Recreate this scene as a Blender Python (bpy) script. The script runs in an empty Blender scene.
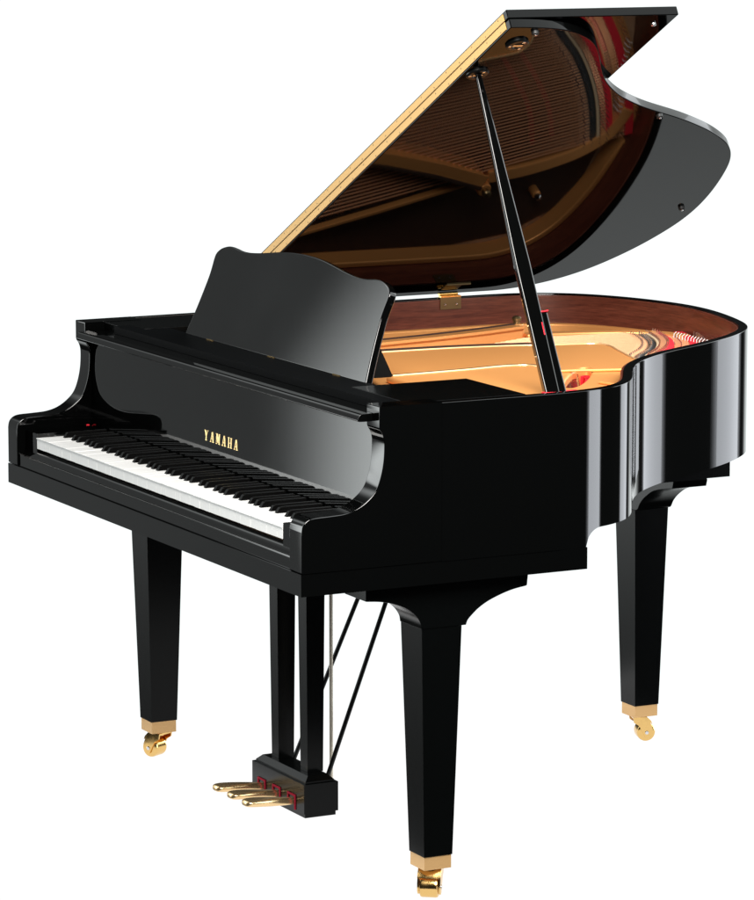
import bpy, bmesh, math, random
from mathutils import Vector, Matrix
random.seed(4)
D = bpy.data
SC = bpy.context.scene
COL = SC.collection
R = math.radians

# ------------------------------------------------------------------ materials
def mat(name, col, rough=.4, metal=0., ior=1.5, spec=.5, coat=0., coat_rough=.03):
    m = D.materials.new(name); m.use_nodes = True
    b = m.node_tree.nodes['Principled BSDF']
    b.inputs['Base Color'].default_value = (*col, 1)
    b.inputs['Roughness'].default_value = rough
    b.inputs['Metallic'].default_value = metal
    b.inputs['IOR'].default_value = ior
    b.inputs['Specular IOR Level'].default_value = spec
    b.inputs['Coat Weight'].default_value = coat
    b.inputs['Coat Roughness'].default_value = coat_rough
    return m
def nodes(m):
    nt = m.node_tree
    return nt, nt.nodes, nt.links, nt.nodes['Principled BSDF']
def noise_rough(m, scale, lo, hi, stretch=(1, 1, 1), bump=0., bump_scale=None):
    nt, N, L, b = nodes(m)
    tc = N.new('ShaderNodeTexCoord'); mp = N.new('ShaderNodeMapping'); mp.inputs['Scale'].default_value = stretch
    n = N.new('ShaderNodeTexNoise'); n.inputs['Scale'].default_value = scale; n.inputs['Detail'].default_value = 6
    r = N.new('ShaderNodeMapRange'); r.inputs['From Min'].default_value = .3; r.inputs['From Max'].default_value = .7
    r.inputs['To Min'].default_value = lo; r.inputs['To Max'].default_value = hi
    L.new(tc.outputs['Object'], mp.inputs['Vector']); L.new(mp.outputs['Vector'], n.inputs['Vector'])
    L.new(n.outputs['Fac'], r.inputs['Value']); L.new(r.outputs['Result'], b.inputs['Roughness'])
    if bump:
        n2 = N.new('ShaderNodeTexNoise'); n2.inputs['Scale'].default_value = bump_scale or scale * 4; n2.inputs['Detail'].default_value = 4
        L.new(mp.outputs['Vector'], n2.inputs['Vector'])
        bp = N.new('ShaderNodeBump'); bp.inputs['Strength'].default_value = bump; bp.inputs['Distance'].default_value = .002
        L.new(n2.outputs['Fac'], bp.inputs['Height']); L.new(bp.outputs['Normal'], b.inputs['Normal'])
def wood(m, c1, c2, stretch, scale=9, fine=60):
    nt, N, L, b = nodes(m)
    tc = N.new('ShaderNodeTexCoord'); mp = N.new('ShaderNodeMapping'); mp.inputs['Scale'].default_value = stretch
    n = N.new('ShaderNodeTexNoise'); n.inputs['Scale'].default_value = scale; n.inputs['Detail'].default_value = 8; n.inputs['Roughness'].default_value = .65
    n2 = N.new('ShaderNodeTexNoise'); n2.inputs['Scale'].default_value = fine; n2.inputs['Detail'].default_value = 3
    mx = N.new('ShaderNodeMix'); mx.inputs['Factor'].default_value = .45
    cr = N.new('ShaderNodeValToRGB')
    cr.color_ramp.elements[0].position = .36; cr.color_ramp.elements[0].color = (*c1, 1)
    cr.color_ramp.elements[1].position = .64; cr.color_ramp.elements[1].color = (*c2, 1)
    L.new(tc.outputs['Object'], mp.inputs['Vector'])
    L.new(mp.outputs['Vector'], n.inputs['Vector']); L.new(mp.outputs['Vector'], n2.inputs['Vector'])
    L.new(n.outputs['Fac'], mx.inputs['A']); L.new(n2.outputs['Fac'], mx.inputs['B'])
    L.new(mx.outputs['Result'], cr.inputs['Fac']); L.new(cr.outputs['Color'], b.inputs['Base Color'])

LAC = mat('black_lacquer', (.0009, .0010, .0010), .035); noise_rough(LAC, 3.0, .02, .05)
LIDL = mat('lid_lacquer', (.0009, .0010, .0010), .03, spec=.085); noise_rough(LIDL, 3.0, .02, .045)
LEGM = mat('satin_black_lacquer', (.0010, .0012, .0012), .22, spec=.13)
MATTE = mat('matte_black', (.0018, .0020, .0022), .5, spec=.015)
SATIN = mat('satin_black', (.003, .0034, .0034), .3, spec=.25)
MAHOG = mat('mahogany', (.13, .03, .015), .35, coat=.25, coat_rough=.15); wood(MAHOG, (.070, .016, .009), (.165, .043, .024), (1.2, 1.2, 16), 5, 22)
GOLDP = mat('gold_plate_paint', (.79, .345, .105), .42, .45)
SPRUCE = mat('spruce', (.5, .3, .17), .4, coat=.15, coat_rough=.2); wood(SPRUCE, (.42, .24, .13), (.58, .36, .22), (26, 1.4, 1), 4, 18)
BRASS = mat('polished_brass', (.80, .52, .19), .16, 1.); noise_rough(BRASS, 60, .1, .22)
HINGEB = mat('hinge_brass', (.58, .345, .105), .42, .3)
FERR = mat('satin_brass', (.56, .34, .145), .42, .6)
PEDAL = mat('cast_brass', (.88, .62, .32), .24, .9); noise_rough(PEDAL, 25, .2, .3)
AGED = mat('aged_brass', (.24, .17, .08), .36, .9)
BRONZE = mat('bronze_wound_string', (.95, .47, .25), .32, .65)
STEEL = mat('steel', (.72, .72, .72), .2, 1.)
ROD = mat('cream_rod', (.62, .56, .46), .4)
WHITE = mat('white_key_acrylic', (.86, .86, .85), .16); noise_rough(WHITE, 20, .12, .2)
BKEY = mat('black_key_resin', (.0012, .0012, .0012), .3, spec=.10)
RED2 = mat('maroon_felt', (.30, .012, .03), .9, spec=.1)
RED = mat('red_felt', (.74, .024, .04), .9, spec=.15); noise_rough(RED, 200, .8, 1., bump=.3, bump_scale=900)
DARK = mat('graphite_wood', (.02, .02, .02), .5)
PALEW = mat('maple_cap', (.66, .48, .30), .45)
GOLDL = mat('gold_lettering', (.95, .70, .30), .3, .6)
RUB = mat('rubber', (.006, .006, .006), .55)

# ------------------------------------------------------------------ helpers
ROOT = D.objects.new('grand_piano', None); COL.objects.link(ROOT)
ROOT.location = (0, .75, -.0138); ROOT.empty_display_size = .3
ROOT['label'] = 'black lacquered baby grand piano with its lid propped open and gold plate showing'
ROOT['category'] = 'piano'
RINV = Matrix.Translation((0, -.75, .0138))

def sharp(me, ang=32):
    for p in me.polygons: p.use_smooth = True
    me.set_sharp_from_angle(angle=R(ang))
def obj(name, bm, m, parent=ROOT, ang=32, loc=None):
    bmesh.ops.recalc_face_normals(bm, faces=bm.faces[:])
    me = D.meshes.new(name); bm.to_mesh(me); bm.free()
    return link(name, me, m, parent, ang, loc)
def link(name, me, m, parent=ROOT, ang=32, loc=None):
    for x in (m if isinstance(m, (list, tuple)) else [m]): 
        if x.name not in me.materials: me.materials.append(x)
    sharp(me, ang)
    o = D.objects.new(name, me); COL.objects.link(o)
    wn = o.modifiers.new('flat_faces', 'WEIGHTED_NORMAL'); wn.mode = 'FACE_AREA'; wn.weight = 100; wn.keep_sharp = True
    setp(o, parent)
    if loc: o.location = loc
    return o
def setp(o, parent):
    if parent is not None:
        o.parent = parent
        if parent is ROOT: o.matrix_parent_inverse = RINV
def copy(o, parent, loc=None):
    c = o.copy(); COL.objects.link(c); setp(c, parent)
    if loc: c.location = loc
    return c
def bevel(bm, w, seg=2, ang=30, sel=None):
    es = [e for e in bm.edges if len(e.link_faces) == 2 and e.calc_face_angle(0) > R(ang) and (sel is None or sel(e))]
    if es and w: bmesh.ops.bevel(bm, geom=es, offset=w, segments=seg, profile=.5, affect='EDGES', clamp_overlap=True)
def box(x0, x1, y0, y1, z0, z1, b=.0012, seg=2):
    bm = bmesh.new(); addbox(bm, x0, x1, y0, y1, z0, z1); bevel(bm, b, seg); return bm
def addbox(bm, x0, x1, y0, y1, z0, z1):
    v = [bm.verts.new((x, y, z)) for z in (z0, z1) for y in (y0, y1) for x in (x0, x1)]
    for f in ((0, 2, 3, 1), (4, 5, 7, 6), (0, 1, 5, 4), (2, 6, 7, 3), (0, 4, 6, 2), (1, 3, 7, 5)): bm.faces.new([v[i] for i in f])
    return v
def prism(pts, axis, a0, a1, b=0., seg=2, sel=None):
    """closed 2-D outline pushed along an axis. axis X: pts are (y,z); Y: (x,z); Z: (x,y)"""
    def P(u, w, a): return ((a, u, w), (u, a, w), (u, w, a))['XYZ'.index(axis)]
    bm = bmesh.new()
    A = [bm.verts.new(P(u, w, a0)) for u, w in pts]; B = [bm.verts.new(P(u, w, a1)) for u, w in pts]
    n = len(pts)
    bm.faces.new(A); bm.faces.new(B[::-1])
    for i in range(n): bm.faces.new((A[i], A[(i + 1) % n], B[(i + 1) % n], B[i]))
    bmesh.ops.recalc_face_normals(bm, faces=bm.faces[:])
    bevel(bm, b, seg, sel=sel)
    return bm
def tube(path, r, n=10, cap=True, bm=None):
    bm = bm or bmesh.new(); path = [Vector(p) for p in path]
    rs = r if isinstance(r, (list, tuple)) else [r] * len(path)
    rings = []; up = None
    for i, p in enumerate(path):
        t = (path[min(i + 1, len(path) - 1)] - path[max(i - 1, 0)]).normalized()
        if up is None: up = Vector((0, 0, 1)) if abs(t.z) < .9 else Vector((1, 0, 0))
        s = t.cross(up).normalized(); up = s.cross(t).normalized()
        rings.append([bm.verts.new(p + (s * math.cos(2 * math.pi * k / n) + up * math.sin(2 * math.pi * k / n)) * rs[i]) for k in range(n)])
    for a, b in zip(rings, rings[1:]):
        for k in range(n): bm.faces.new((a[k], a[(k + 1) % n], b[(k + 1) % n], b[k]))
    if cap: bm.faces.new(rings[0][::-1]); bm.faces.new(rings[-1])
    return bm
def lathe(prof, axis_o, axis_d, n=28, bm=None):
    """prof: list of (radius, distance along axis)"""
    bm = bm or bmesh.new(); d = Vector(axis_d).normalized(); o = Vector(axis_o)
    s = d.cross(Vector((0, 0, 1)) if abs(d.z) < .9 else Vector((1, 0, 0))).normalized(); u = d.cross(s)
    rings = [[bm.verts.new(o + d * h + (s * math.cos(2 * math.pi * k / n) + u * math.sin(2 * math.pi * k / n)) * max(r, 1e-5)) for k in range(n)] for r, h in prof]
    for a, b in zip(rings, rings[1:]):
        for k in range(n): bm.faces.new((a[k], a[(k + 1) % n], b[(k + 1) % n], b[k]))
    bm.faces.new(rings[0][::-1]); bm.faces.new(rings[-1])
    return bm
def curve_slab(name, loops, z0, z1, bev, m, parent=ROOT, sub=1):
    """flat sheet with holes, made from closed 2-D outlines"""
    cu = D.curves.new(name, 'CURVE'); cu.dimensions = '2D'; cu.fill_mode = 'BOTH'
    cu.extrude = (z1 - z0) / 2 - bev; cu.bevel_depth = bev; cu.bevel_resolution = 3; cu.offset = -bev
    for pts in loops:
        s = cu.splines.new('POLY'); s.points.add(len(pts) - 1); s.use_cyclic_u = True
        for i, (x, y) in enumerate(pts): s.points[i].co = (x, y, 0, 1)
    t = D.objects.new('t', cu); COL.objects.link(t)
    me = D.meshes.new_from_object(t.evaluated_get(bpy.context.evaluated_depsgraph_get()))
    D.objects.remove(t); D.curves.remove(cu)
    me.transform(Matrix.Translation((0, 0, (z0 + z1) / 2))); me.name = name
    me.materials.clear()
    return link(name, me, m, parent, 40)
def spline(P, n=24, closed=False):
    P = [Vector((*p, 0)) if len(p) == 2 else Vector(p) for p in P]; out = []; k = len(P)
    for i in range(k if closed else k - 1):
        g = (lambda j: P[j % k]) if closed else (lambda j: P[min(max(j, 0), k - 1)])
        a, b, c, d = g(i - 1), g(i), g(i + 1), g(i + 2)
        for s in range(n):
            t = s / n
            out.append(.5 * ((2 * b) + (-a + c) * t + (2 * a - 5 * b + 4 * c - d) * t * t + (-a + 3 * b - 3 * c + d) * t ** 3))
    if not closed: out.append(P[-1])
    return out
def smooth(P, it):
    for _ in range(it):
        P = [P[0]] + [(P[i - 1] + 2 * P[i] + P[i + 1]) / 4 for i in range(1, len(P) - 1)] + [P[-1]]
    return P
def resample(P, step):
    out = [P[0]]; acc = 0
    for a, b in zip(P, P[1:]):
        L = (b - a).length
        while acc + L >= step:
            a = a + (b - a).normalized() * (step - acc); out.append(a.copy()); L = (b - a).length; acc = 0
        acc += L
    out.append(P[-1]); return out
def normals(P):
    N = []
    for i in range(len(P)):
        t = (P[min(i + 1, len(P) - 1)] - P[max(i - 1, 0)]).normalized(); N.append(Vector((t.y, -t.x, 0)))
    return N

# ------------------------------------------------------------------ measures (metres)
W = .734; ZT = .9754; ZB = .625; ZL = .668; ZR = .703
OUT = [(W, .30), (W, .36), (W, .42), (W, .48), (W, .53),
       (0.734, 0.555), (0.7323, 0.576), (0.7301, 0.597), (0.7271, 0.618), (0.723, 0.639), (0.7173, 0.66), (0.7095, 0.681), (0.6993, 0.702), (0.686, 0.723), (0.6695, 0.744), (0.6489, 0.765), (0.6226, 0.786), (0.5907, 0.807), (0.5559, 0.828), (0.5213, 0.849), (0.4891, 0.87), (0.4602, 0.891), (0.4352, 0.912), (0.4131, 0.933), (0.3932, 0.954), (0.3754, 0.975), (0.3591, 0.996), (0.344, 1.017), (0.3297, 1.038), (0.3164, 1.059), (0.3041, 1.08), (0.2925, 1.101), (0.2813, 1.122), (0.2702, 1.143), (0.259, 1.164), (0.2473, 1.185), (0.2349, 1.206), (0.222, 1.227), (0.2085, 1.248), (0.1946, 1.269), (0.18, 1.29), (0.1644, 1.311), (0.1474, 1.332), (0.1293, 1.353), (0.1097, 1.374), (0.0873, 1.395), (0.0603, 1.416), (0.0263, 1.437), (-0.0191, 1.458),
       (-0.08, 1.478), (-0.14, 1.494), (-0.2, 1.507), (-0.27, 1.5165), (-0.34, 1.5175), (-0.41, 1.508), (-0.5, 1.484), (-0.59, 1.443), (-0.655, 1.395), (-0.703, 1.33), (-0.729, 1.25), (-W, 1.15), (-W, .9), (-W, .6), (-W, .30)]
RIM = resample(smooth(spline(OUT), 120), .006)
RN = normals(RIM)
def off(d): return [p - n * d for p, n in zip(RIM, RN)]

def wall(name, d0, d1, zt, zbf, m, c=.0022):
    bm = bmesh.new(); rings = []
    for p, n in zip(RIM, RN):
        zb = zbf(p.y); o = p - n * d0; i = p - n * d1
        sec = [(o, zb), (o, zt - c), (o - n * c * .3, zt - c * .3), (o - n * c, zt), (i + n * c, zt), (i + n * c * .3, zt - c * .3), (i, zt - c), (i, zb)]
        rings.append([bm.verts.new((q.x, q.y, z)) for q, z in sec])
    for a, b in zip(rings, rings[1:]):
        for k in range(8): bm.faces.new((a[k], a[(k + 1) % 8], b[(k + 1) % 8], b[k]))
    bm.faces.new(rings[0]); bm.faces.new(rings[-1][::-1])
    return obj(name, bm, m)
def zbot(y):
    if y < .624: return ZL
    if y > .662: return ZR
    t = (y - .624) / .038
    return ZL + (ZR - ZL) * math.sqrt(max(0, 1 - (1 - t) ** 2))
wall('rim', 0, .0205, ZT, zbot, LAC)
wall('inner_rim', .0208, .0255, ZT - .0030, lambda y: .80, MAHOG, .001)

# ------------------------------------------------------------------ arms, key bed, key slip, cheeks
ARMP = [(.002, ZL + .0012), (.002, .748)]
ARMP += [(p.x, p.y) for p in spline([(.002, .748), (.0045, .760), (.012, .769), (.026, .7740), (.060, .7755), (.092, .7775), (.118, .7845), (.140, .7975),
         (.158, .8155), (.1685, .840), (.1750, .871), (.1765, .905), (.1735, .921), (.1675, .931)], 7)][1:]
ARMP += [(.1660, .936), (.1660, ZT), (.2995, ZT), (.2995, ZL + .0012)]
for s in (1, -1):
    a, b = sorted((s * W, s * .680))
    obj('arm', prism(ARMP, 'X', a, b, .0022, 3, sel=lambda e: all(v.co.y < .299 for v in e.verts)), LAC, ang=40)
KEYBED = obj('keybed', box(-.7325, .7325, .001, .6225, ZB, ZL, .0028, 3), LAC)
obj('key_slip', prism([(.006, ZL + .001), (.006, .690), (.0068, .6935), (.0095, .6948), (.0125, .6940), (.0145, .6915), (.0165, .6945), (.021, .7020),
                       (.0245, .7060), (.0285, .7075), (.034, .7075), (.034, ZL + .001)], 'X', -.6795, .6795), LAC, ang=50)
for s in (1, -1):
    a, b = sorted((s * .6795, s * .6135))
    ck = obj('cheek_block', box(a, b, .0215, .172, ZL + .001, .7475, .003, 3), LAC)
    a, b = sorted((s * .6795, s * .672))
    obj('pin_felt', tube([(s * .6775, .166, .7485), (s * .6775, .1715, .7480), (s * .6775, .1745, .7440)], .0012, 8), RED, ck)
# keyboard
def wkey():
    bm = bmesh.new(); addbox(bm, -.01152, .01152, 0, .153, .7155, .7375); bevel(bm, .0009, 2)
    bm2 = bmesh.new(); addbox(bm2, -.01152, .01152, -.0018, .152, .7375, .7390); bevel(bm2, .0005, 2)
    me = D.meshes.new('k'); bm2.to_mesh(me); bm2.free(); bm.from_mesh(me); D.meshes.remove(me)
    return bm
def bkey():
    bm = bmesh.new()
    prof = [(.0735, .7385), (.0805, .7495), (.0835, .7512), (.1735, .7512), (.1735, .7385)]
    hw = [.0056, .0047, .0045, .0045, .0056]
    A = [bm.verts.new((-w, y, z)) for (y, z), w in zip(prof, hw)]; B = [bm.verts.new((w, y, z)) for (y, z), w in zip(prof, hw)]
    bm.faces.new(A); bm.faces.new(B[::-1])
    for i in range(5): bm.faces.new((A[i], A[(i + 1) % 5], B[(i + 1) % 5], B[i]))
    bmesh.ops.recalc_face_normals(bm, faces=bm.faces[:])
    bevel(bm, .0016, 3, 20, sel=lambda e: all(v.co.z > .745 for v in e.verts))
    return bm
PITCH = .02352
wk = None; bk = None
for i in range(52):
    x = (i - 25.5) * PITCH
    l = (x, .021 + random.uniform(-.0002, .0002), random.uniform(-.0002, .0002))
    if wk is None: wk = obj('white_key', wkey(), WHITE, loc=l)
    else: copy(wk, ROOT, l)
    if i < 51 and 'ABCDEFG'[i % 7] in 'ACDFG':
        dx = {'A': .0012, 'C': -.0018, 'D': .0018, 'F': -.0024, 'G': 0}['ABCDEFG'[i % 7]]
        l = (x + PITCH / 2 + dx, 0, random.uniform(-.0002, .0002))
        if bk is None: bk = obj('black_key', bkey(), BKEY, loc=l)
        else: copy(bk, ROOT, l)

# ------------------------------------------------------------------ fallboard with its lettering
FT = .047
def fy(z): return .177 + FT * (z - .75)
FB = obj('fallboard', prism([(fy(.742), .742), (fy(.9444), .9444), (fy(.9444) + .018, .9444), (fy(.742) + .018, .742)], 'X', -.679, .679, .001), LAC)
def letters(txt, parent):
    bm = bmesh.new(); h = .0215; z0 = .7975; cw = .0178; gap = .0288
    def bar(x0, a, x1, b, w0):
        # a stroke from (x0,a) to (x1,b) with horizontal width w0
        vs = [(x0 - w0 / 2, a), (x0 + w0 / 2, a), (x1 + w0 / 2, b), (x1 - w0 / 2, b)]
        A = []
        for d in (-.0009, -.0001):
            A.append([bm.verts.new((x, fy(z0 + z) + d, z0 + z)) for x, z in vs])
        for f in (A[0], A[1][::-1]): bm.faces.new(f)
        for i in range(4): bm.faces.new((A[0][i], A[0][(i + 1) % 4], A[1][(i + 1) % 4], A[1][i]))
    t, T, s = .0017, .0040, .0010
    for i, c in enumerate(txt):
        x = -.0030 + (i - 2.5) * gap; L, Rr = x - cw / 2, x + cw / 2
        def ser(xx, z, w=.0075): bar(xx, z, xx, z + s, w)
        if c == 'A':
            bar(L + .0025, s, x - .0006, h, t); bar(Rr - .0035, s, x + .0012, h, T); bar(x, h * .30, x, h * .30 + s, cw * .55)
            ser(L + .0025, 0, .0062); ser(Rr - .0032, 0, .0078)
        elif c == 'Y':
            bar(x, s, x, h * .48, T); bar(x - .0004, h * .44, L + .0035, h - s, T); bar(x + .0012, h * .44, Rr - .0025, h - s, t)
            ser(x, 0, .0085); ser(L + .0034, h - s); ser(Rr - .0025, h - s, .0065)
        elif c == 'M':
            bar(L + .0018, s, L + .0018, h - s, t); bar(Rr - .0026, s, Rr - .0026, h - s, T)
            bar(L + .0030, h, x, h * .12, T * .85); bar(x, h * .12, Rr - .0036, h, t)
            ser(L + .0018, 0, .0058); ser(Rr - .0026, 0, .0075); ser(L + .0016, h - s, .0055); ser(Rr - .0022, h - s, .0070)
        elif c == 'H':
            bar(L + .0030, s, L + .0030, h - s, T); bar(Rr - .0030, s, Rr - .0030, h - s, T); bar(x, h * .46, x, h * .46 + s, cw * .6)
            for xx in (L + .0030, Rr - .0030): ser(xx, 0, .0076); ser(xx, h - s, .0076)
    o = obj('lettering', bm, GOLDL, parent); return o
letters('YAMAHA', FB)
# nosing above the fallboard: a rounded rail whose ends stand in front of the arms
def nose(y1): return [(.1455, .9605), (.1405, .9592), (.1375, .9560), (.1335, .9480), (.1345, .9462), (.138, .9452), (.150, .9448), (y1, .9448), (y1, .9605)]
bm = prism(nose(.1655), 'X', -.655, .706, .0008)
bm2 = bmesh.new(); addbox(bm2, -.655, .679, .1655, .2395, .9455, .9585)
me = D.meshes.new('n'); bm2.to_mesh(me); bm2.free(); bm.from_mesh(me); D.meshes.remove(me)
obj('fallboard_rail', bm, LAC, ang=50)
obj('front_beam', box(-.598, .679, .200, .2395, .9590, ZT - .0006, .0014), MATTE)

# ------------------------------------------------------------------ music desk, its tray and side slides
obj('tray', box(-.679, .679, .2400, .470, .925, .940, .001), SATIN)
obj('shelf', box(-.530, .470, .2430, .300, .9405, .9735, .0018), MATTE)
for s, xi, y0 in ((1, .462, .243), (-1, .532, .2125)):
    a, b = sorted((s * xi, s * .7015))
    bm = prism([(a, y0), (b, y0), (b, .500), (a, .500)], 'Z', .9405, ZT - .0012, .0014)
    obj('side_slide', bm, LEGM)
LEAN = R(20.54); YD, ZD = .2859, .955
def dk(x, h, t=0): return Vector((x, YD + h * math.sin(LEAN) + t * math.cos(LEAN), ZD + h * math.cos(LEAN) - t * math.sin(LEAN)))
half = [(.4275, .0185), (.4190, .055), (.4125, .090), (.4075, .125), (.4045, .155), (.4060, .178), (.4075, .190), (.4060, .203), (.3960, .213), (.3800, .2200), (.3560, .2250),
        (.3300, .2255), (.3000, .2225), (.2720, .2212), (.2400, .2222), (.1900, .2270), (.1400, .2335), (.0950, .2388), (.0500, .2420), (0, .2432)]
hs = [(p.x, p.y) for p in spline(half, 5)]
outl = hs + [(-x, h) for x, h in hs[-2::-1]]
def desk():
    bm = bmesh.new(); A = [bm.verts.new(dk(x, h)) for x, h in outl]; B = [bm.verts.new(dk(x, h, .017)) for x, h in outl]; n = len(outl)
    bm.faces.new(A); bm.faces.new(B[::-1])
    for i in range(n): bm.faces.new((A[i], A[(i + 1) % n], B[(i + 1) % n], B[i]))
    bmesh.ops.recalc_face_normals(bm, faces=bm.faces[:])
    bevel(bm, .0030, 4, 40); return bm
DESK = obj('music_desk', desk(), LAC, ang=25)
for s in (1, -1):
    bm = bmesh.new()
    q = [dk(s * .390, .105, .0175), dk(s * .390, .030, .0175), Vector((s * .390, .345, .9760)), Vector((s * .390, .370, .9760)), Vector((s * .390, .372, .9800))]
    w = Vector((s * -.016, 0, 0)); A = [bm.verts.new(v) for v in q]; B = [bm.verts.new(v + w) for v in q]
    bm.faces.new(A); bm.faces.new(B[::-1])
    for i in range(5): bm.faces.new((A[i], A[(i + 1) % 5], B[(i + 1) % 5], B[i]))
    bevel(bm, .001); obj('support', bm, SATIN, DESK)
for x in (-.30, .0, .30):
    bm = bmesh.new(); addbox(bm, x - .015, x + .015, .2915, .2955, .9735, .9752); bevel(bm, .0008)
    obj('hinge', bm, BRASS, DESK)
af = bmesh.new()
for i in range(7): addbox(af, .395 + i * .009, .3985 + i * .009, .335, .420, .9402, .9440)
obj('action_felt', af, RED)

# ------------------------------------------------------------------ plate, soundboard, bridge, strings
SB = .862
BRASS_ = mat('bright_plate_edge', (.95, .62, .30), .3, .6)
SHADE = mat('dark_brown_shade', (.040, .020, .014), .8, spec=.2)  # dark colour that paints shade among the strings and along plate edges
def strip(P, d0, d1, z0, z1, b=.0015):
    N = normals(P); a = [p + n * d0 for p, n in zip(P, N)]; c = [p + n * d1 for p, n in zip(P, N)]
    return prism([(q.x, q.y) for q in a + c[::-1]], 'Z', z0, z1, b)
def V2(pts, n=8): return spline(pts, n)
def bar(pts, w, z0, z1, b=.004):
    P = [Vector((x, y, 0)) for x, y in pts]
    return strip(P, -w / 2, w / 2, z0, z1, b)
inner = off(.0262); inn = [(p.x, p.y) for p in inner]
curve_slab('soundboard', [inn[::3] + [(-.70, .48), (.70, .48)]], SB - .012, SB, .0005, SPRUCE)
# the plate: a narrow flange along the straight side and the tail
fl_o = [q for q in inn if q[1] >= .46 and q[0] < -.36]
P = [Vector((x, y, 0)) for x, y in fl_o]; N_ = normals(P)
fl_i = [((p - n * (.017 if p.x < -.45 else .017 * max(0, min(1, (-.36 - p.x) / .09)) ** .5 + .001))) for p, n in zip(P, N_)]
PLATE = curve_slab('plate', [fl_o[::2] + [(p.x, p.y) for p in fl_i[::-2]]], SB + .001, .9085, .005, GOLDP)
# treble web, with a sound hole
webr = [q for q in inn if q[0] > .32 and q[1] < 1.03]
webe = [(p.x, p.y) for p in spline([(.328, 1.026), (.25, 1.040), (.176, 1.056), (.11, 1.075), (.05, 1.092), (0, 1.108), (-.035, 1.112), (-.060, 1.095), (-.072, 1.055), (-.082, 1.010), (-.105, .950), (-.128, .850), (-.142, .750), (-.155, .50)], 8)]
hole = [(.372 + .112 * math.cos(a) - .050 * math.sin(a), .808 - .070 * math.cos(a) + .060 * math.sin(a)) for a in [2 * math.pi * k / 40 for k in range(40)]]
WEB = curve_slab('treble_web', [webr[::2] + webe, hole[::-1]], .900, .945, .006, GOLDP, PLATE)
pin = [(p.x, p.y) for p in spline([(.685, .420), (.684, .585), (.60, .632), (.50, .685), (.42, .722), (.36, .745), (.315, .758), (.275, .760), (.255, .740), (.250, .690), (.262, .600), (.272, .420)], 8)]
curve_slab('pin_field', [pin], .9455, .9590, .005, GOLDP, PLATE)
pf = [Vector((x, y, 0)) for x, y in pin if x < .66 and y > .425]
obj('shade_line', strip(pf, .002, .0055, .9452, .9618, 0), SHADE, PLATE)  # dark strip painting the shaded gap behind the raised field
obj('edge_bead', tube([(p.x, p.y, .9592) for p in pf], .0024, 8), BRASS_, PLATE)
# struts
A_ = [(-.325, .66), (-.362, .86), (-.398, 1.0), (-.440, 1.128)]
bm = bmesh.new(); P = [Vector((x, y, 0)) for x, y in A_]; NA = normals(P); rg = []
for p, n in zip(P, NA):
    rg.append([bm.verts.new(p + n * d + Vector((0, 0, z))) for d, z in ((.005, SB + .001), (.0075, .9280), (.0150, .9340), (.0150, .9400), (-.0150, .9400), (-.0150, .9340), (-.0050, .9280), (-.005, SB + .001))])
for a, b in zip(rg, rg[1:]):
    for k in range(8): bm.faces.new((a[k], a[(k + 1) % 8], b[(k + 1) % 8], b[k]))
bm.faces.new(rg[0]); bm.faces.new(rg[-1][::-1]); bevel(bm, .0015)
obj('strut', bm, GOLDP, PLATE)
obj('shade_line', strip(P, -.024, -.0155, .930, .9425, 0), SHADE, PLATE)  # dark strip painting the shaded gap behind this strut
obj('strut', bar([(p.x, p.y) for p in V2([(-.447, 1.145), (-.434, 1.224), (-.410, 1.305), (-.378, 1.375), (-.33, 1.430), (-.26, 1.458)])], .034, .890, .9200, .005), GOLDP, PLATE)
obj('strut', bar([(-.640, .50), (-.600, .705), (-.540, .900), (-.474, 1.100)], .010, .893, .9100, .003), GOLDP, PLATE)
obj('strut', bar([(.290, .775), (.30, .82), (.345, .955)], .012, .9455, .9515, .0025), GOLDP, PLATE)
obj('strut', bar([(.475, .80), (.52, .812), (.60, .74)], .012, .9455, .9515, .0025), GOLDP, PLATE)
obj('nose_bolt', lathe([(.0175, 0), (.0175, .073), (.0150, .077), (.006, .0775)], (-.466, 1.134, SB + .001), (0, 0, 1)), GOLDP, PLATE)
obj('acorn_nut', lathe([(.0085, 0), (.0085, .008), (.0110, .0085), (.0110, .013), (.008, .017), (.001, .019)], (-.466, 1.134, .9400), (0, 0, 1), 12), AGED, PLATE)
obj('nose_bolt', lathe([(.011, 0), (.011, .024), (.008, .026)], (-.530, 1.315, SB + .001), (0, 0, 1), 16), GOLDP, PLATE)
obj('acorn_nut', lathe([(.006, 0), (.006, .006), (.0085, .0065), (.0080, .011), (.001, .014)], (-.530, 1.315, .8885), (0, 0, 1), 12), STEEL, PLATE)
obj('front_plate', prism([(-.70, .475), (.70, .475), (.70, .560), (-.70, .640)], 'Z', SB + .001, .9040, .003), GOLDP, PLATE)
# felt and pins inside the sound hole
r0 = [(.365 + .100 * math.cos(a) - .04 * math.sin(a), .812 + .052 * math.sin(a) - .062 * math.cos(a)) for a in [math.pi * (.05 + .9 * k / 20) for k in range(21)]]
obj('hole_felt', bar(r0, .020, SB + .004, .928, .003), RED, PLATE)
obj('hole_felt', bar([(.30, .80), (.36, .745), (.43, .735)], .016, SB + .004, .925, .002), DARK, PLATE)
hp = bmesh.new()
for k in range(10):
    x = .305 + .015 * k; y = .845 - .55 * (x - .305); tube([(x, y, SB), (x + .001, y, .940 - .002 * (k % 3))], .0024, 6, bm=hp)
    tube([(x, y, .930), (x + .012, y - .035, .928)], .0013, 5, bm=hp)
o = obj('tuning_pins', hp, STEEL, PLATE); o['kind'] = 'stuff'
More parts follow.
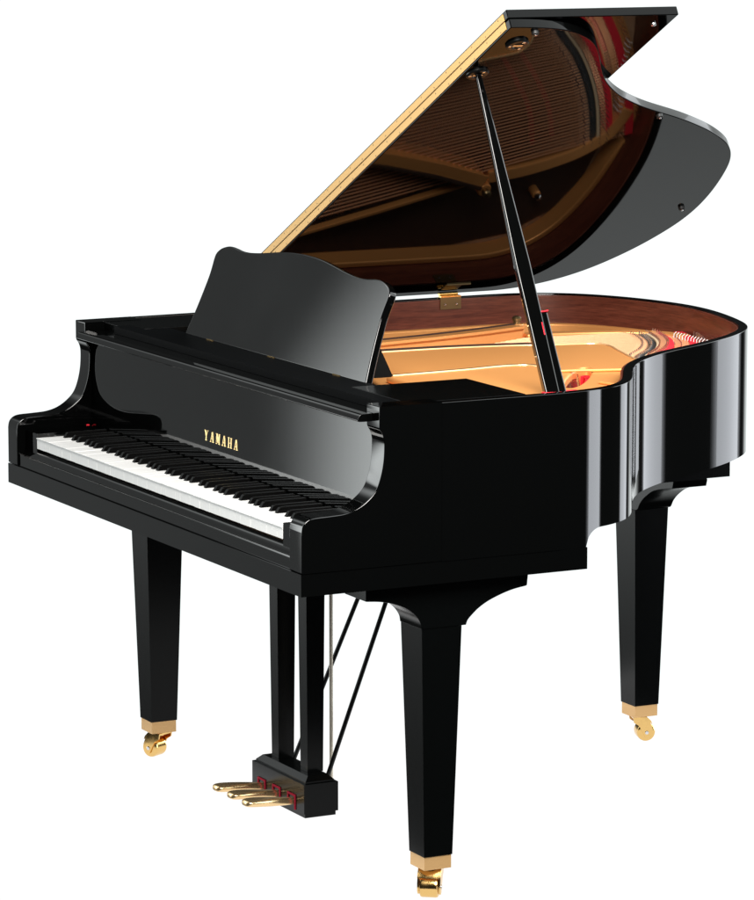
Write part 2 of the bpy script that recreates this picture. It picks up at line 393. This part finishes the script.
# dark sheets painting the shade under the strings and in the sound hole
bed = [(-.69, .50), (-.69, 1.15), (-.665, 1.29), (-.60, 1.385), (-.50, 1.440), (-.36, 1.462), (-.30, 1.42), (-.318, 1.362), (-.240, 1.328), (-.170, 1.290), (-.100, 1.240), (-.05, 1.188), (-.04, 1.12), (-.09, .95), (-.12, .80), (-.13, .50)]  # outline of the shade sheet under the bass strings
obj('shade_sheet', prism(bed, 'Z', SB + .0002, SB + .0026), SHADE)
obj('shade_sheet', prism([(.22, .72), (.48, .72), (.48, .80), (.40, .87), (.30, .93), (.22, .93)], 'Z', SB + .0002, SB + .0026), SHADE)
dark_path = resample(V2([(-.178, .52), (-.165, .75), (-.150, .85), (-.128, .95), (-.104, 1.010)]), .012)
obj('dark_strip', strip(dark_path, -.005, .006, .9050, .9478), SHADE, PLATE)  # added dark strip, covers the bright strings behind the web
obj('edge_bead', tube([(x, y, .9448) for x, y in webe if y > .5 and x < .30], .0024, 8), BRASS_, PLATE)
# bridge and string bearings at the tail
BR = spline([(.16, 1.055), (.07, 1.118), (-.005, 1.180), (-.040, 1.205), (-.100, 1.262), (-.170, 1.312), (-.240, 1.350), (-.318, 1.380), (-.36, 1.392)], 10)
B1 = obj('bridge', strip(BR, -.034, .010, SB + .0005, .9150), DARK)
obj('bridge_cap', strip(BR, .0103, .0185, SB + .0005, .9175), PALEW, B1)
for d0, d1, z in ((.033, .050, .918), (.084, .103, .917)):
    obj('hitch_felt', strip(BR, d0, d1, SB + .003, z), RED, PLATE)
obj('hitch_felt', strip(BR[:52], .058, .068, SB + .003, .912), RED, PLATE)
obj('hitch_rail', strip(BR, .0505, .0575, SB + .001, .9055), GOLDP, PLATE)
obj('hitch_rail', strip(BR, .0685, .0895, SB + .001, .9055), GOLDP, PLATE)
obj('hitch_rail', strip(BR[4:], .1035, .128, SB + .001, .9050), GOLDP, PLATE)
for pts in ([(-.075, 1.06), (-.11, 1.085), (-.17, 1.135), (-.26, 1.20), (-.36, 1.24)], [(-.06, 1.10), (-.095, 1.125), (-.165, 1.185), (-.245, 1.243), (-.34, 1.285)]):
    obj('woven_felt', bar([(p.x, p.y) for p in V2(pts)],   .011, .898, .9085, .001), RED2, PLATE)
hp = bmesh.new()
P2 = resample(BR, .0085); N2 = normals(P2)
for k, (p, n) in enumerate(zip(P2, N2)):
    for d, zt in ((-.026 + .003 * (k % 2), .921), (-.006 + .003 * (k % 2), .921), (.014, .923), (.030 + .004 * (k % 2), .926), (.062, .918), (.112 + .005 * (k % 2), .924)):
        q = p + n * d; tube([(q.x, q.y, .890), (q.x + n.x * .004, q.y + n.y * .004, zt)], .0013, 5, bm=hp)
o = obj('hitch_pins', hp, STEEL, PLATE); o['kind'] = 'stuff'
se = bmesh.new()
for p, n in zip(P2, N2):
    q = p + n * .019; r_ = p + n * .034; tube([(q.x, q.y, .9182), (r_.x, r_.y, .920)], .0006, 5, bm=se)
    q = p + n * .052; r_ = p + n * .088; tube([(q.x, q.y, .9155), (r_.x, r_.y, .9150)], .0006, 5, bm=se)
o = obj('string_ends', se, BRONZE, PLATE); o['kind'] = 'stuff'
bl = bmesh.new()
for k in range(12):
    x = -.262 + .0135 * k; y = 1.424 - .0009 * k
    tube([(x, y, .892), (x + .002, y + .001, .9235), (x + .004, y + .006, .9285)], .0011, 6, bm=bl)
o = obj('rear_pins', bl, mat('white_enamel', (.75, .74, .72), .4), PLATE); o['kind'] = 'stuff'
# wound bass strings, each its own part
BS = resample(BR[20:], .001)
for k in range(44):
    b = BS[-12 - round(k * (len(BS) - 14) / 43)]
    f = k / 43
    slope = .325 - .115 * f
    y0 = .46; x0 = b.x - slope * (b.y - y0)
    t = Vector((slope, 1, 0)).normalized(); a = b - t * .036
    obj('string', tube([(x0, y0, .888), (a.x, a.y, .9178), (b.x, b.y, .9125)], .0019 - .0006 * f, 8), BRONZE)

# ------------------------------------------------------------------ lid: main leaf, folded front flap, hinges, cups
TH = R(27.754); Y0 = .5364; HX, HZ = -.738, ZT + .0062
cth, sth = math.cos(TH), math.sin(TH)
def ld(u, y, w): return Vector((HX + u * cth - w * sth, y, HZ + u * sth + w * cth))
LIDM = Matrix(((cth, 0, -sth, HX), (0, 1, 0, 0), (sth, 0, cth, HZ), (0, 0, 0, 1)))
lo = [p + n * .0065 for p, n in zip(RIM, RN)]
lp = [(max(.0, p.x - HX), p.y) for p in lo if p.y > Y0 + .002]
lp = [(lp[0][0], Y0)] + lp[::2] + [(0.0, Y0)]
bm = prism(lp, 'Z', 0, .0190, .0022, 3); bm.transform(LIDM)
LID = obj('lid', bm, LIDL, ang=25)
bm = prism([(.0, Y0), (1.4765, Y0), (1.472, Y0 + .3900), (.0, Y0 + .3900)], 'Z', .0215, .0400, .0018, 3); bm.transform(LIDM)
FL = obj('front_flap', bm, LIDL, LID)
bm = bmesh.new(); addbox(bm, .03, 1.462, Y0 - .0016, Y0 - .0002, .0042, .0192); bevel(bm, .0006); 
addbox(bm, .03, 1.462, Y0 - .0016, Y0 - .0002, .0218, .0362)
bm.transform(LIDM); PH = obj('piano_hinge', bm, HINGEB, LID)
bm = tube([(.03, Y0 - .0016, .0205), (1.462, Y0 - .0016, .0205)], .0012, 8); bm.transform(LIDM); obj('hinge_pin', bm, AGED, PH)
bm = bmesh.new()
for k in range(24):
    u = .06 + k * .06
    for w in (.0075 if k % 2 else .0135, .0325 if k % 2 else .0265): lathe([(.0021, 0), (.0014, .0006)], (u, Y0 - .0014, w), (0, -1, 0), 8, bm)
bm.transform(LIDM); obj('hinge_screws', bm, AGED, PH)
def cup(u, y):
    bm = lathe([(.0235, 0), (.0235, .0035), (.021, .006), (.013, .0062), (.011, .0030), (.001, .0028)], (u, y, 0), (0, 0, -1), 28); bm.transform(LIDM)
    c = obj('prop_cup', bm, SATIN, LID)
    bm = bmesh.new()
    for a in (.4, 2.5, 4.6): lathe([(.0042, 0), (.0035, .0014), (.001, .0018)], (u + .0165 * math.cos(a), y + .0165 * math.sin(a), -.0058), (0, 0, -1), 10, bm)
    addbox(bm, u - .004, u + .004, y - .011, y + .011, -.0064, -.0028)
    bm.transform(LIDM); obj('screws', bm, STEEL, c)
cup(1.268, .5640); cup(1.4055, .5862)
for u, y in ((1.458, .600), (1.017, 1.1225), (.4746, 1.476)):
    bm = lathe([(.0075, 0), (.0070, .006), (.005, .0075)], (u, y, 0), (0, 0, -1), 16); bm.transform(LIDM); c = obj('bumper', bm, RUB, LID)
    bm = lathe([(.0028, .0), (.0022, .0015), (.0005, .0018)], (u, y, -.0076), (0, 0, -1), 10); bm.transform(LIDM); obj('bumper_pin', bm, STEEL, c)
bm = lathe([(.0060, 0), (.0055, .0035), (.002, .0045)], (1.432, .889, .0214), (0, 0, -1), 14); bm.transform(LIDM); obj('flap_bumper', bm, STEEL, FL)
# butt hinges on the straight side
for yc in (1.094, .66):
    xi = -W + .0258
    h = obj('lid_hinge', box(xi, xi + .0022, yc - .027, yc + .027, .9495, .9775, .0006), AGED)
    obj('knuckle', tube([(xi - .012, yc - .024, .9835), (xi - .012, yc + .024, .9835)], .0052, 12), BRASS, h)
    bm = bmesh.new(); addbox(bm, .0320, .058, yc - .024, yc + .018, -.0020, -.0002); bevel(bm, .0005)
    addbox(bm, .059, .0625, yc - .022, yc + .040, -.003, -.0003)
    bm.transform(LIDM); obj('upper_leaf', bm, AGED, h)
    obj('web', box(xi - .010, xi + .0035, yc - .026, yc + .026, .9776, .9806, .0005), BRASS, h)
    bm = bmesh.new()
    for dy in (-.015, .015): lathe([(.0034, 0), (.0026, .0012), (.001, .0014)], (xi + .0021, yc + dy, .9600), (1, 0, 0), 10, bm)
    obj('hinge_screws', bm, STEEL, h)
# prop stick
def beam(*st, bv=.0015, turn=R(14)):
    """tapered bar through stations (point, width along Y, depth across it)"""
    P = [Vector(q[0]) for q in st]; t = (P[-1] - P[0]).normalized(); s = Vector((0, 1, 0)); s = (s - t * s.dot(t)).normalized(); n = s.cross(t); ca, sa = math.cos(turn), math.sin(turn); s, n = s * ca + n * sa, n * ca - s * sa
    bm = bmesh.new(); rr = []
    for c, (_, w, d) in zip(P, st):
        rr.append([bm.verts.new(c + s * (i * w / 2) + n * (j * d / 2)) for i, j in ((-1, -1), (1, -1), (1, 1), (-1, 1))])
    bm.faces.new(rr[0]); bm.faces.new(rr[-1][::-1])
    for a, b in zip(rr, rr[1:]):
        for k in range(4): bm.faces.new((a[k], a[(k + 1) % 4], b[(k + 1) % 4], b[k]))
    bmesh.ops.recalc_face_normals(bm, faces=bm.faces[:]); bevel(bm, bv, 3); return bm
PA = Vector((.684, .5730, .946)); PB = ld(1.272, .563, -.004)
mid = PA.lerp(PB, .47)
PS = obj('prop_stick', beam((PA, .0285, .021), (PA.lerp(PB, .42), .0305, .020), (PB, .0115, .011), bv=.0028), LAC)
sA = PA + Vector((.003, .0200, 0)); sB = sA.lerp(PB + Vector((0, .0200, 0)), .27)
SP = obj('short_prop', beam((sA, .019, .018), (sB, .016, .016), bv=.003), LAC)
dv = (sB - sA).normalized()
obj('felt_pad', beam((sB + dv * .0005, .020, .019), (sB + dv * .003, .020, .019), bv=.0005), RED, SP)
obj('felt_edge', beam((sB - dv * .045 + Vector((.004, -.0105, 0)), .0022, .014), (sB + dv * .002 + Vector((.004, -.0105, 0)), .0022, .014), bv=.0003), RED, SP)
obj('prop_bracket', box(.672, .699, .552, .628, .9600, .9705, .001), RED)

# ------------------------------------------------------------------ legs and casters
ZLT, ZLB, ZF = .530, .0735, .0465
def leg(x, y, capital, wheel_dir):
    bm = bmesh.new(); rr = []
    for z, h in ((ZLB, .0312), (ZLT, .0436)): rr.append([bm.verts.new((x + i * h, y + j * h, z)) for i, j in ((-1, -1), (1, -1), (1, 1), (-1, 1))])
    bm.faces.new(rr[0][::-1]); bm.faces.new(rr[1])
    for k in range(4): bm.faces.new((rr[0][k], rr[0][(k + 1) % 4], rr[1][(k + 1) % 4], rr[1][k]))
    bevel(bm, .0013); lg = obj('leg', bm, LEGM)
    capital(lg)
    f = obj('ferrule', box(x - .0295, x + .0295, y - .0295, y + .0295, ZF, ZLB - .0004, .0008), FERR, lg)
    # caster: a swivel plate, two curved cheeks and a grooved wheel on a pin
    d = Vector(wheel_dir).normalized(); ax = Vector((-d.y, d.x, 0)); wc = Vector((x, y, .0079)) + d * .012; r = .0216; fz = lambda z: .0440 - (.0440 - z) * 1.54
    bm = lathe([(.019, .0), (.019, .003), (.014, .006), (.012, .010)], (x, y, ZF - .0004), (0, 0, -1), 20)
    for s in (-1, 1):
        prof = [(-.020, .0440), (.012, .0440), (.020, .036), (.0260, .026), (.0250, .016), (.0180, .0115), (.0085, .0130), (.0020, .022), (-.006, .031), (-.018, .036)]
        A = []
        for o_ in (.0195, .0230): A.append([bm.verts.new(Vector((x, y, fz(z))) + d * u + ax * (s * o_)) for u, z in prof])
        bm.faces.new(A[0]); bm.faces.new(A[1][::-1]); n = len(prof)
        for i in range(n): bm.faces.new((A[0][i], A[0][(i + 1) % n], A[1][(i + 1) % n], A[1][i]))
    A = []
    for o_ in (-.0229, .0229): A.append([bm.verts.new(Vector((x, y, z)) + d * u + ax * o_) for u, z in ((-.019, .0439), (.013, .0439), (.0220, .0350), (.0250, .0270), (.0215, .0300), (.010, .0400), (-.0185, .0395))])
    bm.faces.new(A[0]); bm.faces.new(A[1][::-1])
    for i in range(7): bm.faces.new((A[0][i], A[0][(i + 1) % 7], A[1][(i + 1) % 7], A[1][i]))
    obj('caster_fork', bm, BRASS, lg, 40)
    bm = lathe([(.004, -.0188), (.0165, -.0188), (r - .001, -.0165), (r, -.013), (r, .013), (r - .001, .0165), (.0165, .0188), (.004, .0188)], wc, ax, 36)
    obj('caster_wheel', bm, BRASS, lg, 30)
    obj('axle', lathe([(.0032, -.0247), (.0042, -.0243), (.0042, .0243), (.0032, .0247)], wc, ax, 14), STEEL, lg)
    return lg
capY = [(p.x, p.y) for p in spline([(.3645 + .0095, .5305), (.378, .540), (.388, .550), (.403, .562), (.425, .574), (.455, .585), (.480, .5915), (.507, .5955)], 5)]
capF = [(p.x, p.y) for p in spline([(.157, .5955), (.187, .5925), (.215, .586), (.242, .575), (.258, .564), (.268, .5535), (.2745, .542), (.2765, .5305)], 5)]
def front_cap(x):
    def f(lg):
        pts = capF + capY + [(.509, .597), (.511, .6165), (.511, .6245), (.156, .6245), (.156, .5975)]
        obj('leg_block', prism(pts, 'X', x - .0450, x + .0450, .0012, sel=lambda e: all(v.co.z < .624 for v in e.verts)), LEGM, lg, 40)
    return f
def tail_cap(x, y):
    def f(lg):
        pts = [(p.x, p.y) for p in spline([(x + .0445, .5305), (x + .055, .5345), (x + .067, .551), (x + .090, .569), (x + .128, .588), (x + .190, .6020), (x + .203, .6035)], 5)]
        pts += [(x + .208, .6195), (x - .208, .6195), (x - .203, .6035)]
        pts += [(p.x, p.y) for p in spline([(x - .190, .6020), (x - .128, .588), (x - .090, .569), (x - .067, .551), (x - .055, .5345), (x - .0445, .5305)], 5)]
        obj('leg_block', prism(pts, 'Y', y - .0445, y + .0445, .0012), LEGM, lg, 40)
    return f
LX, LY = .6506, .3214; TX, TY = -.292, 1.3642
leg(LX, LY, front_cap(LX), (.80, -.60, 0))
leg(-LX, LY, front_cap(-LX), (-.89, -.44, 0))
leg(TX, TY, tail_cap(TX, TY), (.30, .95, 0))
obj('back_post', box(TX - .215, TX + .2065, 1.18, 1.4075, .6198, .7025, .001), LEGM)
obj('back_post', box(-.06, .021, .95, 1.400, .6420, .7020, .001), LEGM)

# ------------------------------------------------------------------ pedal lyre
bx, y0, y1, zt = .125, .304, .383, .093
LY_ = obj('pedal_lyre', box(-bx, bx, y0, y1, .031, zt, .001), LEGM)
obj('base_board', box(-bx + .006, bx - .004, y0 + .004, y1 - .004, .0215, .0308, .0008), LEGM, LY_)
bm = bmesh.new(); rr = []
for z, i in ((zt + .0003, .006), (zt + .004, .006), (zt + .0145, .017)): rr.append([bm.verts.new(v) for v in ((-bx + i, y0 + i, z), (bx - i, y0 + i, z), (bx - i, y1 - i, z), (-bx + i, y1 - i, z))])
bm.faces.new(rr[0][::-1]); bm.faces.new(rr[2])
for a, b in zip(rr, rr[1:]):
    for k in range(4): bm.faces.new((a[k], a[(k + 1) % 4], b[(k + 1) % 4], b[k]))
bevel(bm, .0008); obj('top_moulding', bm, LEGM, LY_)
for s in (-1, 1):
    xc = s * .0690 - .002
    bm = bmesh.new(); rr = []
    for z, h, g in ((zt + .0147, .0165, .0180), (.6248, .0205, .0225)): rr.append([bm.verts.new((xc + i * h, .3505 + j * g, z)) for i, j in ((-1, -1), (1, -1), (1, 1), (-1, 1))])
    bm.faces.new(rr[0][::-1]); bm.faces.new(rr[1])
    for k in range(4): bm.faces.new((rr[0][k], rr[0][(k + 1) % 4], rr[1][(k + 1) % 4], rr[1][k]))
    bevel(bm, .0012); obj('post', bm, LEGM, LY_)
    obj('brace_rod', tube([(s * .081, .380, .094), (s * .081, .516 if s > 0 else .529, .449 if s > 0 else .419), (s * .081, .585 if s > 0 else .624, .6245)], .0048, 10), SATIN, LY_)
obj('pedal_rod', tube([(.059, .400, .034), (.059, .400, .6245)], .0040, 10), ROD, LY_)
for px in (-.077, -.005, .067):
    # a cast pedal: thin stem, then a wide rounded foot that droops at the tip
    st = [(.330, .0460, .0085, .0070), (.300, .0480, .0092, .0078), (.285, .0490, .0108, .0084), (.268, .0503, .0135, .0089), (.250, .0518, .0165, .0091), (.232, .0533, .0190, .0090), (.215, .0545, .0202, .0086), (.203, .0550, .0192, .0078), (.196, .0548, .0155, .0064), (.1925, .0542, .0080, .0034)]
    P = [(p.x, p.y, p.z) for p in spline([(a[0], a[1], a[2]) for a in st], 4)]; H = [p.x for p in spline([(a[3], 0, 0) for a in st], 4)]
    bm = bmesh.new(); rings = []; n = 20
    for (y, z, w), h in zip(P, H):
        rg = []
        for k in range(n):
            a = 2 * math.pi * k / n; ca, sa = math.cos(a), math.sin(a)
            ex = .75
            rg.append(bm.verts.new((px + w * math.copysign(abs(ca) ** ex, ca), y, z + h * math.copysign(abs(sa) ** ex, sa))))
        rings.append(rg)
    for a, b in zip(rings, rings[1:]):
        for k in range(n): bm.faces.new((a[k], a[(k + 1) % n], b[(k + 1) % n], b[k]))
    bm.faces.new(rings[0][::-1]); bm.faces.new(rings[-1])
    obj('pedal', bm, PEDAL, LY_, 60)
    bm = bmesh.new(); t = .0042; a, b, c, d = px - .0185, px + .0185, .0365, .0645
    addbox(bm, a, a + t, y0 - .0022, y0 - .0002, c, d); addbox(bm, b - t, b, y0 - .0022, y0 - .0002, c - .004, d)
    addbox(bm, a + t, b - t, y0 - .0022, y0 - .0002, d - t, d)
    obj('felt_frame', bm, RED2, LY_)

# ------------------------------------------------------------------ floor, world, lamps
fm = D.materials.new('glowing_white_floor'); fm.use_nodes = True
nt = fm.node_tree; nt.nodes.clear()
em = nt.nodes.new('ShaderNodeEmission'); em.inputs['Color'].default_value = (1, 1, 1, 1); em.inputs['Strength'].default_value = 1.05  # floor given a glow of its own so no piano shadow shows
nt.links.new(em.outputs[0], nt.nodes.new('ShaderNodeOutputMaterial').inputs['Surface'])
bm = bmesh.new(); fp = [(-.80, .20), (.70, .20), (.74, .34), (.66, .8), (.0, 1.45), (-.45, 1.5), (-.82, 1.2)]
fpp = [(p.x, p.y, -.0138) for p in spline(fp, 10, True)]
bm.faces.new([bm.verts.new(p) for p in fpp])
fl = obj('floor', bm, fm, None); fl['kind'] = 'structure'; fl['label'] = 'seamless white studio floor with an added glow'

w = D.worlds.new('World'); SC.world = w; w.use_nodes = True
nt = w.node_tree; N = nt.nodes; L = nt.links; N.clear()
tc = N.new('ShaderNodeTexCoord'); sp = N.new('ShaderNodeSeparateXYZ'); L.new(tc.outputs['Generated'], sp.inputs[0])
def M(op, a, b=None, c=None):
    m = N.new('ShaderNodeMath'); m.operation = op
    for i, v in enumerate((a, b, c)):
        if v is None: continue
        if isinstance(v, (int, float)): m.inputs[i].default_value = v
        else: L.new(v, m.inputs[i])
    return m.outputs[0]
EL = M('MULTIPLY', M('ARCSINE', sp.outputs['Z']), 180 / math.pi)
AZ0 = M('MULTIPLY', M('ARCTAN2', sp.outputs['Y'], sp.outputs['X']), 180 / math.pi)
AZ = M('MODULO', M('ADD', AZ0, 360), 360)
def sstep(v, a, b):
    r = N.new('ShaderNodeMapRange'); r.interpolation_type = 'SMOOTHSTEP'; L.new(v, r.inputs['Value'])
    for k, x in (('From Min', min(a, b)), ('From Max', max(a, b)), ('To Min', 0 if a < b else 1), ('To Max', 1 if a < b else 0)): r.inputs[k].default_value = x
    return r.outputs['Result']
def zone(a0, a1, a2, a3, e0, e1, e2, e3, s):
    m = M('MULTIPLY', M('MULTIPLY', sstep(AZ, a0, a1), sstep(AZ, a3, a2)), M('MULTIPLY', sstep(EL, e0, e1), sstep(EL, e3, e2)))
    return M('MULTIPLY', m, s)
ZN = [zone(122, 132, 174, 188, -28, -21, -1.5, 1.5, 1.07),      # white backdrop
      zone(100, 140, 175, 260, -75, -58, -26, -20, .68),     # pale floor beyond
      zone(178, 190, 235, 260, -13.5, -11.6, 20, 40, .22),     # dim room in front
      zone(185, 200, 232, 248, 18, 28, 60, 75, 2.6),          # unseen overhead glow in front, added to lighten the nosing
      zone(206.25, 208.7, 232, 245, -11.8, -9.8, 2.5, 6.5, 4.6),
      zone(204.7, 207.0, 232, 245, 2.5, 6.5, 20, 32, 4.3),
      zone(84, 94, 138, 143, -1, 2, 12, 24, 1.2),
      zone(82, 92, 112, 128, 6, 13, 20, 32, 2.6),  # unseen glow behind the tail, added to brighten the lid's tail edge
      zone(14, 26, 108, 124, 14, 26, 58, 72, 4.6)]      # unseen overhead glow on the right, added to brighten the lid's edges
tot = ZN[0]
for z in ZN[1:]: tot = M('ADD', tot, z)
tot = M('ADD', tot, .02)
bg = N.new('ShaderNodeBackground'); bg.inputs['Color'].default_value = (.95, 1, .995, 1); L.new(tot, bg.inputs['Strength'])
L.new(bg.outputs[0], N.new('ShaderNodeOutputWorld').inputs['Surface'])

def area(name, loc, tgt, sx, sy, rad, col=(1, 1, 1)):
    l = D.lights.new(name, 'AREA'); l.shape = 'RECTANGLE'; l.size = sx; l.size_y = sy; l.color = col
    l.energy = rad * sx * sy * math.pi
    o = D.objects.new(name, l); COL.objects.link(o); o.location = loc
    o.rotation_euler = (Vector(tgt) - Vector(loc)).to_track_quat('-Z', 'Y').to_euler(); return o
def polar(o, az, d, z): return (o[0] + d * math.cos(R(az)), o[1] + d * math.sin(R(az)), z)
for wd, k in ((1.0, .56), (1.09, .16), (1.18, .11), (1.27, .08), (1.36, .05)):
    area('strip_softbox', polar((.73, .64), 58.5, 5 + wd * .1, 1.2), (.73, .64, 1.2), 1.08 * wd, 3.4, 8.6 * k, (.90, .94, 1))
    area('strip_softbox', polar((.33, 1.05), 107, 6 + wd * .1, 1.2), (.33, 1.05, 1.2), 1.70 * wd, 3.4, 3.1 * k, (.90, .94, 1))
area('key_softbox', (2.9, -.5, 3.0), (0, .6, .9), 1.8, 1.8, 36, (1, .97, .93))

# ------------------------------------------------------------------ camera
cam = D.cameras.new('camera'); co = D.objects.new('camera', cam); COL.objects.link(co)
f, cx, cy, cz, yaw, pitch = 3923.342, 7.22821, -3.18259, 2.06933, 2.663974, -.159519
co.location = (cx, cy, cz)
fw = Vector((math.cos(yaw) * math.cos(pitch), math.sin(yaw) * math.cos(pitch), math.sin(pitch)))
co.rotation_euler = fw.to_track_quat('-Z', 'Y').to_euler()
cam.sensor_fit = 'HORIZONTAL'; cam.sensor_width = 36; cam.lens = f / 754 * 36
cam.shift_x = -8.56 / 754; cam.clip_start = .1; cam.clip_end = 200
SC.camera = co
SC.render.engine = 'CYCLES'
try:
    SC.cycles.use_denoising = True; SC.cycles.denoiser = 'OPENIMAGEDENOISE'
except Exception: pass
SC.cycles.max_bounces = 10; SC.cycles.glossy_bounces = 8; SC.cycles.sample_clamp_indirect = 6
SC.view_settings.view_transform = 'Standard'; SC.view_settings.look = 'None'
SC.view_settings.exposure = 0; SC.view_settings.gamma = 1
